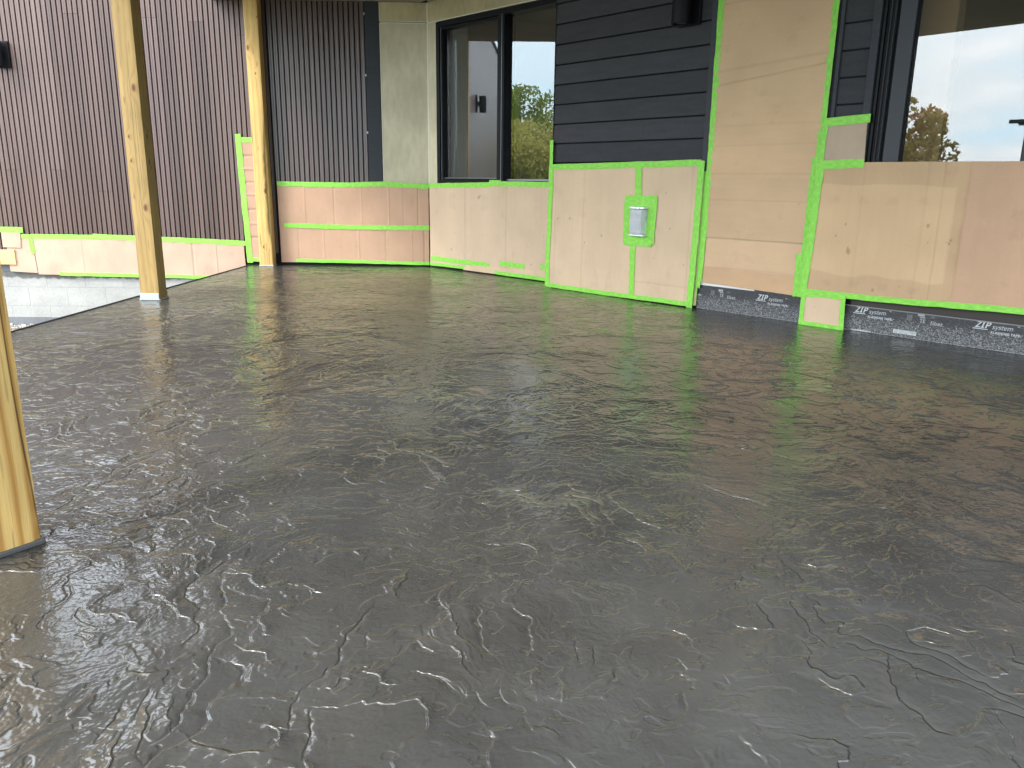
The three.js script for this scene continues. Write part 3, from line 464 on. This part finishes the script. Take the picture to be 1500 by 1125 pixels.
{
  const z = 0.028;                                       // --- on the lower siding
  const a = sheet('cardboard_sheet_panel', 'left of two cardboard sheets below the siding, beside the vent', 'M', [[0.01, 0.012], [0.925, 0.014], [0.925, 1.008], [0.035, 1.003]], z, CARD.warm, [{ v: 0.40, d: -0.0018, w: 0.006 }, { v: 0.09, d: -0.0012, w: 0.005 }], null, [[0.428, 0.401, 0.007], [0.116, 0.577, 0.008], [0.255, 0.583, 0.009], [0.605, 0.465, 0.009], [0.28, 0.585, 0.005], [0.7, 0.8, 0.005]]);
  strip(a, 'M', [[0.02, 0.987], [0.5, 0.992], [1.48, 1.007]], 0.045, z, 1); strip(a, 'M', [[0.04, 1.20], [0.036, 0.9]], 0.038, z, 3); strip(a, 'M', [[0.04, 0.99], [0.026, 0.5], [0.018, 0.01]], 0.048, z, 2); strip(a, 'M', [[0.01, 0.022], [0.6, 0.02], [1.475, 0.026]], 0.034, z, 1);
  strip(a, 'M', [[0.945, 0.98], [0.955, 0.74]], 0.062, z, 3); strip(a, 'M', [[0.925, 0.45], [0.93, 0.02]], 0.05, z, 3);
  const b = sheet('cardboard_sheet_panel', 'right of two cardboard sheets below the siding, beside tall cardboard', 'M', [[0.926, 0.014], [1.475, 0.012], [1.495, 1.022], [0.926, 1.008]], z, CARD.warm, [{ v: 1.42, d: -0.0018, w: 0.006 }, { h: 0.14, d: -0.0012, w: 0.006 }], null, [[1.25, 0.55, 0.006], [1.39, 0.3, 0.006], [1.12, 0.33, 0.006], [1.2, 0.8, 0.006]]);
  strip(b, 'M', [[1.485, 1.02], [1.478, 0.5], [1.466, 0.0]], 0.052, z, 2); strip(b, 'M', [[0.83, 0.737], [1.13, 0.74]], 0.082, z, 4); strip(b, 'M', [[0.86, 0.74], [0.865, 0.43]], 0.072, z, 5); strip(b, 'M', [[1.095, 0.76], [1.078, 0.43]], 0.078, z, 6); strip(b, 'M', [[0.838, 0.448], [1.10, 0.446]], 0.075, z, 7);
  part('cardboard_return', box(1.497, 1.501, 0.02, 1.01, 0.001, z), std({ color: lin(0.6, 0.43, 0.3), roughness: 0.85 }), b); strip(b, 'M', [[1.512, 1.04], [1.508, 0.5], [1.494, 0.02]], 0.03, z - 0.018, 2);
}
{
  const z = 0.012;                                       // --- tall column cover
  const a = sheet('cardboard_sheet_panel', 'tall cardboard cover reaching up out of the picture, right of the siding', 'M', [[1.542, 0.905], [2.308, 0.905], [2.32, 2.54], [1.56, 2.54]], z + 0.003, CARD.tan, [{ h: 1.50, slant: 0.10, d: -0.0025, w: 0.006, ink: 0.16 }, { h: 1.585, slant: 0.06, d: 0.002, w: 0.008, ink: 0.08 }, { h: 0.93, d: -0.0025, w: 0.006 }, { h: 1.115, d: -0.001, w: 0.006, ink: 0.06 }, { h: 2.0, d: -0.0016, w: 0.007 }, { h: 1.24, d: 0.001, w: 0.006, ink: 0.05 }], (s, y) => { const k = 1 - 0.05 * sst(1.0, 2.2, y); return [k, k, k]; });
  const a2 = sheet('cardboard_sheet_panel', 'lower cardboard of the column cover, from the flashing up to hip height', 'M', [[1.53, 0.19], [2.29, 0.172], [2.31, 0.93], [1.545, 0.93]], z - 0.002, CARD.light, [{ h: 0.76, d: -0.0016, w: 0.005, ink: 0.08 }, { h: 0.505, d: 0.004, w: 0.004, step: true, ink: 0.22 }, { h: 0.30, slant: 0.01, d: -0.0018, w: 0.006 }], (s, y) => (y < 0.30 ? [0.93, 0.87, 0.82] : y < 0.505 ? [1.04, 1.03, 1.02] : [0.95, 0.94, 0.92]));
  strip(a, 'M', [[1.545, 2.54], [1.543, 1.2], [1.522, 0.19]], 0.047, z, 1); strip(a, 'M', [[1.548, 0.66], [1.535, 0.34], [1.518, 0.15]], 0.03, z, 2);
  strip(a, 'M', [[2.328, 2.54], [2.325, 1.6], [2.318, 1.02]], 0.042, z, 1); strip(a, 'M', [[2.305, 1.03], [2.298, 0.5], [2.285, 0.17]], 0.054, z, 3); strip(a, 'M', [[2.262, 0.44], [2.262, 0.17]], 0.045, z, 2);
  const b = sheet('cardboard_sheet_panel', 'small cardboard square below the narrow siding strip, left of the door frame', 'M', [[2.355, 1.01], [2.605, 1.012], [2.597, 1.235], [2.355, 1.24]], 0.026, CARD.dull);
  strip(b, 'M', [[2.345, 1.232], [2.615, 1.245]], 0.05, 0.026, 1); strip(b, 'M', [[2.350, 1.24], [2.345, 1.0]], 0.03, 0.026, 2);
  const c = sheet('cardboard_sheet_panel', 'wide stained cardboard sheet across the sliding door, right of tall cardboard', 'M', [[2.32, 0.205], [3.20, 0.225], [3.20, 0.998], [2.33, 1.0]], 0.030, CARD.stained, [{ v: 3.06, d: -0.0025, w: 0.005 }, { v: 2.98, d: 0.0015, w: 0.008, ink: 0.06 }, { v: 2.62, d: 0.001, w: 0.006, ink: 0.05 }], (s, y) => { const n = 0.02 * ns(s * 5, y * 5), e = sst(0.875 + n, 0.865 + n, y) * sst(0.335 + n * 2, 0.35 + n * 2, y) * sst(3.14, 3.125, s); const k = 0.90 + 0.12 * e; return [k, k * (0.985 + 0.015 * e), k * (0.985 + 0.015 * e)]; }, [[2.575, 0.479, 0.014], [2.57, 0.50, 0.006], [2.488, 0.568, 0.006], [2.539, 0.64, 0.006], [3.012, 0.65, 0.010], [3.021, 0.559, 0.005], [3.133, 0.559, 0.007], [3.14, 0.578, 0.007], [3.12, 0.565, 0.004], [2.751, 0.264, 0.008], [2.9, 0.3, 0.004]]);
  strip(c, 'M', [[2.31, 0.985], [2.61, 0.992]], 0.052, 0.030, 1); strip(c, 'M', [[2.345, 0.99], [2.33, 0.5], [2.315, 0.2]], 0.05, 0.03, 2); strip(c, 'M', [[2.30, 0.212], [2.8, 0.214], [3.4, 0.232], [4.3, 0.25]], 0.034, 0.034, 1);
  const d = sheet('cardboard_sheet_panel', 'pinkish cardboard sheet over the door at the right edge of the picture', 'M', [[3.19, 0.225], [4.4, 0.25], [4.4, 0.99], [3.19, 0.998]], 0.0345, CARD.pink, [{ v: 3.9, d: -0.002 }]); d.userData.label = 'pinkish cardboard sheet over the door at the right edge of the picture';
  const e = sheet('cardboard_sheet_panel', 'little cardboard patch at floor level between the two printed flashing strips', 'M', [[2.335, 0.004], [2.592, 0.004], [2.588, 0.2], [2.325, 0.19]], 0.040, CARD.warm);
  strip(e, 'M', [[2.33, 0.195], [2.326, 0.0]], 0.03, 0.04, 1); strip(e, 'M', [[2.585, 0.2], [2.592, 0.0]], 0.03, 0.04, 1); strip(e, 'M', [[2.325, 0.196], [2.46, 0.206], [2.60, 0.2]], 0.036, 0.04, 2); strip(e, 'M', [[2.325, 0.012], [2.6, 0.010]], 0.026, 0.04, 2);
}
// ---------------------------------------------------------------- printed flashing tape along the floor
{
  const W = 1340, H = 340, cv = document.createElement('canvas'); cv.width = W; cv.height = H; const c = cv.getContext('2d');
  c.fillStyle = '#58595d'; c.fillRect(0, 0, W, H);
  for (let i = 0; i < 9000; i++) { const y = rnd() * H, hi = rnd() < sst(0.2, 0.75, y / H) * 0.58; const v = hi ? 88 + rnd() * 70 : 30 + rnd() * 40; c.fillStyle = `rgb(${v},${v},${v + 2})`; const s = 5 + rnd() * 8; c.fillRect(rnd() * W, y, s, s * 0.8); }
  c.fillStyle = 'rgba(40,41,44,0.35)'; c.fillRect(0, 0, W, H * 0.40);
  c.fillStyle = 'rgba(190,192,196,0.55)'; c.fillRect(0, H - 10, W, 5);
  c.fillStyle = '#bfc3c6'; c.save(); c.transform(1, 0, -0.28, 1, 0, 0); c.font = 'bold 98px sans-serif'; c.fillText('ZIP', 138, 108); c.font = '64px sans-serif'; c.fillText('system', 305, 108); c.restore();
  c.fillRect(88, 116, 150, 9); c.font = '22px sans-serif'; c.fillText('TM', 512, 62); c.font = 'bold 38px sans-serif'; c.fillText('FLASHING TAPE', 270, 160);
  c.fillStyle = 'rgba(190,194,198,0.75)'; c.fillRect(842, 36, 74, 30); c.fillRect(866, 74, 60, 12); c.font = 'bold 58px sans-serif'; c.fillText('TE', 868, 138); c.fillText('fiber', 985, 150); c.fillStyle = 'rgba(214,217,220,0.25)'; c.fillRect(720, 60, 62, 70); c.fillRect(985, 50, 40, 24);
  for (let i = 0; i < 500; i++) { c.fillStyle = 'rgba(70,71,75,0.5)'; c.fillRect(rnd() * W, rnd() * 170, 3 + rnd() * 9, 2); }
  const t = new THREE.CanvasTexture(cv); t.colorSpace = THREE.SRGBColorSpace; t.wrapS = t.wrapT = THREE.RepeatWrapping; t.magFilter = THREE.LinearFilter;
  const bump = rep(heightTex(512, 256, (u, v) => 0.05 * fbm(u * 60, v * 30, 3) + 0.22 * Math.abs(fbm(u * 5, v * 3, 4))), 0.5, 0.25);
  const mk = (label, s0, s1, y1, z) => { const k = thing('flashing_tape', label, 'flashing tape', 'M', [(s0 + s1) / 2, 0, z], 'printed flashing tape along the wall base'); const g = box(s0, s1, 0.001, y1, z, z + 0.003); const tt = t.clone(); tt.repeat.set(1 / 0.67, 1 / 0.172); tt.offset.set(-1.925 / 0.67, 0); tt.needsUpdate = true; part('tape_band', g, std({ map: tt, roughness: 0.5, bumpMap: bump, bumpScale: 0.01 }), k); return k; };
  mk('grey printed flashing tape at the floor below the tall cardboard', 1.505, 2.34, 0.170, -0.001); const k2 = mk('grey printed flashing tape at the floor below the sliding door, at right', 2.575, 5.0, 0.150, 0.004);
  part('top_fold', box(2.575, 5.0, 0.151, 0.156, 0.002, 0.010), std({ color: lin(0.22, 0.22, 0.22), roughness: 0.4 }), k2);
  part('foil_scrap', box(2.89, 3.02, 0.022, 0.045, 0.0075, 0.010), galvMat, k2); part('foil_scrap', box(2.64, 2.76, 0.004, 0.012, 0.0075, 0.010), galvMat, k2);
}
// ---------------------------------------------------------------- vent hood and wall lights
{
  const v = thing('vent_hood', 'small foil-wrapped vent hood framed in green tape on the cardboard', 'vent', 'M', [0.98, 0.49, 0.03]);
  const g = new THREE.BoxGeometry(0.118, 0.178, 0.066, 8, 12, 5), p = g.attributes.position;   // crumpled foil over a tapered hood
  for (let i = 0; i < p.count; i++) { const x = p.getX(i), y = p.getY(i), z = p.getZ(i), k = (z + 0.033) / 0.066, q = 0.0042; p.setXYZ(i, x * (1 - 0.10 * k) + q * ns(y * 34 + 3, z * 40), y + q * 0.6 * ns(x * 40, z * 40 + 9), z + k * (q * 1.3 * ns(x * 38, y * 30 + 5) + 0.010 * (0.5 - Math.abs(y) / 0.089))); }
  const gf = g.toNonIndexed(); gf.computeVertexNormals(); gf.translate(0.985, 0.588, 0.064); part('hood_body', gf, foilMat, v);
  part('hood_flange', box(0.915, 1.058, 0.682, 0.698, 0.036, 0.092, 0.004), foilMat, v); part('hood_flange', box(0.915, 1.055, 0.484, 0.497, 0.036, 0.088, 0.004), foilMat, v);
}
function wallLight(name, label, F, s, y, z, k = 1) {
  const t = thing(name, label, 'wall light', F, [s, y, z]), m = frameMat, R = 0.047 * k, zc = z + 0.045 + R;
  const cyl = (r, h, cy, mm, nm, seg = 28) => part(nm, new THREE.CylinderGeometry(r, r, h, seg).translate(s, cy, zc), mm, t);
  part('back_plate', box(s - 0.07 * k, s + 0.07 * k, y, y + 0.245, z, z + 0.022, 0.004), m, t); part('bracket', box(s - 0.02, s + 0.02, y + 0.09, y + 0.155, z + 0.0222, zc - R + 0.004, 0.003), m, t);
  part('lamp_tube', new THREE.LatheGeometry([[0.86, -0.118], [0.98, -0.118], [1, -0.11], [1, 0.11], [0.98, 0.118], [0.86, 0.118], [0.86, -0.118]].map((a) => new THREE.Vector2(a[0] * R, a[1])), 32).translate(s, y + 0.118, zc), m, t);
  cyl(R * 0.865, 0.004, y + 0.012, silverMat, 'lens_ring'); cyl(R * 0.865, 0.004, y + 0.224, silverMat, 'lens_ring'); return t;
}
wallLight('wall_light', 'black tube wall light on the dark siding at the top of the picture', 'M', 1.305, 1.90, 0.018, 1.3);
wallLight('wall_light', 'black wall light on the brown slats at the left edge of the picture', 'S', -4.15, 1.885, 0.0245, 1.15);

// ---------------------------------------------------------------- trees beyond the garden, seen in the glass
function tree(name, label, x, z, top, rad, cy, ry, cols, n, leaf, seedv, open = 0) {
  seed = seedv; const y0 = -0.67, t = thing(name, label, 'tree', 'X', [x, y0, z]);
  const bark = std({ color: lin(0.10, 0.08, 0.06), roughness: 0.95 }), limbs = [];
  const seg = (a, b, r0, r1) => { const d = b.clone().sub(a), L = d.length(), g = new THREE.CylinderGeometry(r1, r0, L, 7, 1); g.translate(0, L / 2, 0); g.applyQuaternion(new THREE.Quaternion().setFromUnitVectors(new THREE.Vector3(0, 1, 0), d.normalize())); g.translate(a.x, a.y, a.z); limbs.push(g); };
  const H = cy - y0; let prev = new THREE.Vector3(x, y0, z); for (let i = 1; i <= 5; i++) { const q = new THREE.Vector3(x + (rnd() - 0.5) * 0.12 * H * 0.3, y0 + H * 0.95 * i / 5, z + (rnd() - 0.5) * 0.12 * H * 0.3); seg(prev, q, 0.045 * rad * (1.25 - i * 0.17), 0.045 * rad * (1.08 - i * 0.17)); prev = q; }
  const cl = [], N = Math.round(34 + 2 * open);
  for (let i = 0; i < N; i++) { const a = rnd() * 6.283, u = rnd() * 2 - 1, r = 0.35 + 0.65 * Math.cbrt(rnd()), k = Math.sqrt(1 - u * u); const p = new THREE.Vector3(x + Math.cos(a) * k * rad * r, cy + u * ry * r, z + Math.sin(a) * k * rad * r); cl.push([p, rad * (0.25 + 0.25 * rnd()) * (1 - 0.35 * open)]); if (i % 2 === 0) { const st = new THREE.Vector3(x, y0 + H * (0.4 + 0.5 * rnd()), z); seg(st, p, 0.018 * rad, 0.005 * rad); } }
  part('trunk', merge(limbs), bark, t);
  const sets = cols.map(() => []); const L = leaf;
  for (let i = 0; i < n; i++) {
    const [c, r] = cl[Math.floor(rnd() * cl.length)], d = new THREE.Vector3(rnd() - 0.5, rnd() - 0.5, rnd() - 0.5).normalize().multiplyScalar(r * (0.55 + 0.5 * Math.sqrt(rnd()))), p = c.clone().add(d); if (p.y > top) continue;
    const a = new THREE.Vector3(rnd() - 0.5, rnd() - 0.5, rnd() - 0.5).normalize(), b = new THREE.Vector3(rnd() - 0.5, rnd() - 0.5, rnd() - 0.5).cross(a).normalize(), k = L * (0.6 + 0.8 * rnd()); a.multiplyScalar(k); b.multiplyScalar(k * 0.55);
    const ci = clamp(Math.floor((0.5 + 0.42 * ns(p.x * 0.8 + 3, p.y * 0.9 + p.z * 0.5) * 1.4 + 0.22 * (rnd() - 0.5) + 0.22 * (p.y - cy) / ry) * cols.length), 0, cols.length - 1);
    sets[ci].push(p.x - a.x, p.y - a.y, p.z - a.z, p.x + b.x, p.y + b.y, p.z + b.z, p.x + a.x, p.y + a.y, p.z + a.z, p.x - a.x, p.y - a.y, p.z - a.z, p.x + a.x, p.y + a.y, p.z + a.z, p.x - b.x, p.y - b.y, p.z - b.z);
  }
  sets.forEach((v, i) => { if (!v.length) return; const g = new THREE.BufferGeometry(); g.setAttribute('position', new THREE.Float32BufferAttribute(v, 3)); g.computeVertexNormals(); const m = part('crown', g, new THREE.MeshPhysicalMaterial({ color: lin(...cols[i]), roughness: 0.9, transmission: 0.4, thickness: 0, specularIntensity: 0.3, side: THREE.DoubleSide }), t); });
  return t;
}
tree('garden_tree', 'green tree with dense crown reflected high in the two-pane window', -30.0, -8.1, 5.1, 2.5, 2.6, 2.6, [[0.14, 0.20, 0.04], [0.21, 0.29, 0.06], [0.29, 0.37, 0.09]], 30000, 0.085, 511);
tree('garden_tree', 'low yellow-green bushy tree reflected low in the two-pane window', -21.5, -7.7, 3.0, 2.3, 1.05, 1.75, [[0.27, 0.31, 0.08], [0.40, 0.41, 0.11], [0.52, 0.50, 0.16]], 24000, 0.07, 977);
tree('garden_tree', 'olive tree with orange-brown tips reflected in the sliding door glass', -25.6, 5.6, 4.6, 1.9, 2.2, 1.9, [[0.20, 0.20, 0.06], [0.32, 0.28, 0.09], [0.42, 0.25, 0.10]], 4600, 0.115, 1323, 1);

renderer.render(scene, camera);
